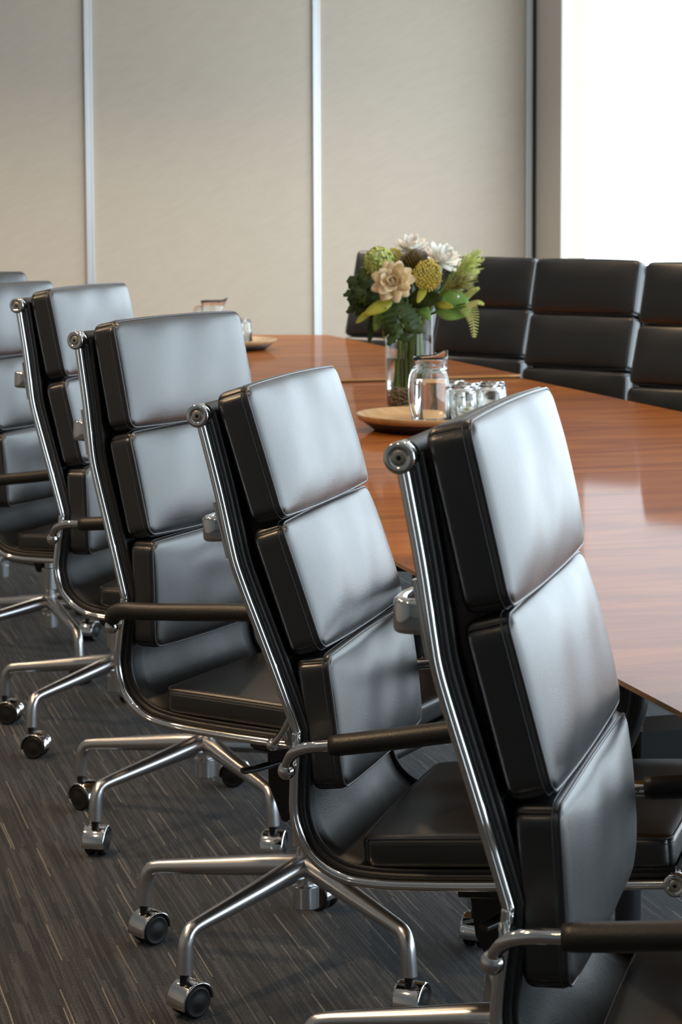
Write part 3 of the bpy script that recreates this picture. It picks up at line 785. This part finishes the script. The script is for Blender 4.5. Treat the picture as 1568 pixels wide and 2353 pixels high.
# leaves
def leaf(c0, tipp, wd, mat, lb, up=(0, -1, .3), cup=-.12, n=9, lobes=0, group='leaves in the bouquet'):
    t = flower('foliage_leaf', lb, 'leaf', group); mb = MB(); d_ = tipp - c0; L = d_.length
    petal(mb, c0, d_, Vector(up), L, wd, cup, .8, 15 if lobes else n, jag=.16 if lobes else 0)
    if lobes:
        for s in (-1, 1):
            for q in (.25, .5):
                sd = d_.normalized().cross(Vector(up).normalized()) * s
                petal(mb, c0 + d_ * q, sd + d_.normalized() * .9, Vector(up), wd * .8, wd * .38, cup, .7, 9, jag=.2)
    obj('blade', mb, M[mat], t); stem(t, c0, .0016)
leaf(pv(1000, 700, -.06), pv(1078, 722, -.08), .088, 'leafg', 'broad round bright green leaf at the lower right of the bouquet')
leaf(pv(1000, 706, -.075), pv(1036, 712, -.10), .020, 'leafy', 'yellow-green leaf lying on the broad green leaf')
leaf(pv(880, 700, -.05), pv(803, 648, -.06), .075, 'leafd', 'dark jagged leaf at the far left of the bouquet, upper one', lobes=1)
leaf(pv(880, 715, -.04), pv(800, 690, -.03), .070, 'leafd', 'dark jagged leaf at the far left of the bouquet, lower one', lobes=1)
leaf(pv(905, 705, -.09), pv(935, 788, -.12), .085, 'leafd', 'large dark leaf hanging over the front of the vase', lobes=1)
leaf(pv(900, 700, -.09), pv(838, 727, -.11), .032, 'leafy', 'yellow leaf pointing left below the cream dahlia')
leaf(pv(850, 725, -.06), pv(820, 748, -.08), .017, 'leafy', 'tiny yellow-green leaf at the lower left tip of the bouquet')
leaf(pv(868, 712, -.05), pv(848, 792, -.07), .024, 'leafd', 'narrow dark green leaf hanging at the left of the vase')
leaf(pv(880, 715, -.06), pv(862, 765, -.09), .030, 'leafg', 'mid green leaf drooping left of the vase rim')
leaf(pv(890, 740, -.06), pv(882, 785, -.08), .015, 'leafy', 'small yellow leaf against the left side of the vase')
leaf(pv(975, 668, -.09), pv(958, 700, -.12), .020, 'leafy', 'curled lime leaf under the mustard cluster')
leaf(pv(960, 700, -.06), pv(985, 740, -.09), .030, 'leafg', 'small green leaf pointing down right of the vase rim')
leaf(pv(940, 700, -.05), pv(1010, 690, -.10), .050, 'leafd', 'dark leaf in the shaded middle under the mustard cluster')
leaf(pv(850, 620, .0), pv(845, 660, -.04), .020, 'leafy', 'yellow-green leaf under the hydrangea')
leaf(pv(1000, 600, .03), pv(1030, 575, .03), .030, 'leafg', 'green leaf behind the upper right white dahlia')
leaf(pv(935, 660, .02), pv(920, 690, -.06), .055, 'leafd', 'dark leaf tucked behind the cream dahlia', up=(0, -1, .1))
leaf(pv(950, 700, .05), pv(1010, 655, .05), .070, 'leafd', 'dark leaf at the back of the bouquet behind the plumes')
leaf(pv(950, 700, .05), pv(880, 640, .05), .070, 'leafd', 'dark leaf at the back of the bouquet behind the hydrangea')
# raffia in the water
t = flower('raffia_bundle', 'tangle of pale raffia in the bottom of the vase', 'raffia'); mb = MB()
for i in range(46):
    a = random.uniform(0, 2 * pi); P = []
    for k_ in range(6):
        a += random.uniform(.4, 1.3); r_ = random.uniform(.012, .050); P.append((r_ * cos(a), r_ * sin(a), .014 + random.uniform(0, .045) + .006 * random.random()))
    mb.tube(catmull(P, 4), .0014, 4)
obj('strands', mb, M['raffia'], t); t['kind'] = 'stuff'
for i, (a, r_, m_) in enumerate(((.3, .03, 'stemb'), (1.9, .025, 'stemb'), (3.6, .033, 'stem'), (4.9, .02, 'stem'))):
    t = flower('cut_stalk', ('thick dark stalk' if m_ == 'stemb' else 'thick green stalk') + ' standing in the vase water, ' + ('right', 'rear', 'left', 'front')[i] + ' one', 'stalk', 'thick stalks in the vase')
    obj('stalk', MB().tube([(r_ * cos(a), r_ * sin(a), .014), (r_ * cos(a) * .9, r_ * sin(a) * .9, .13), (r_ * cos(a + .3), r_ * sin(a + .3), .27)], .0055, 9), M[m_], t)

# ------------------------------------------------------------------ view
vs = sc.view_settings; vs.view_transform = 'Standard'; vs.look = 'None'; vs.gamma = 1; vs.use_curve_mapping = False; vs.exposure = 0.0
sc.render.film_transparent = False
try:
    sc.cycles.max_bounces = 14; sc.cycles.transmission_bounces = 12; sc.cycles.transparent_max_bounces = 16
except Exception: pass
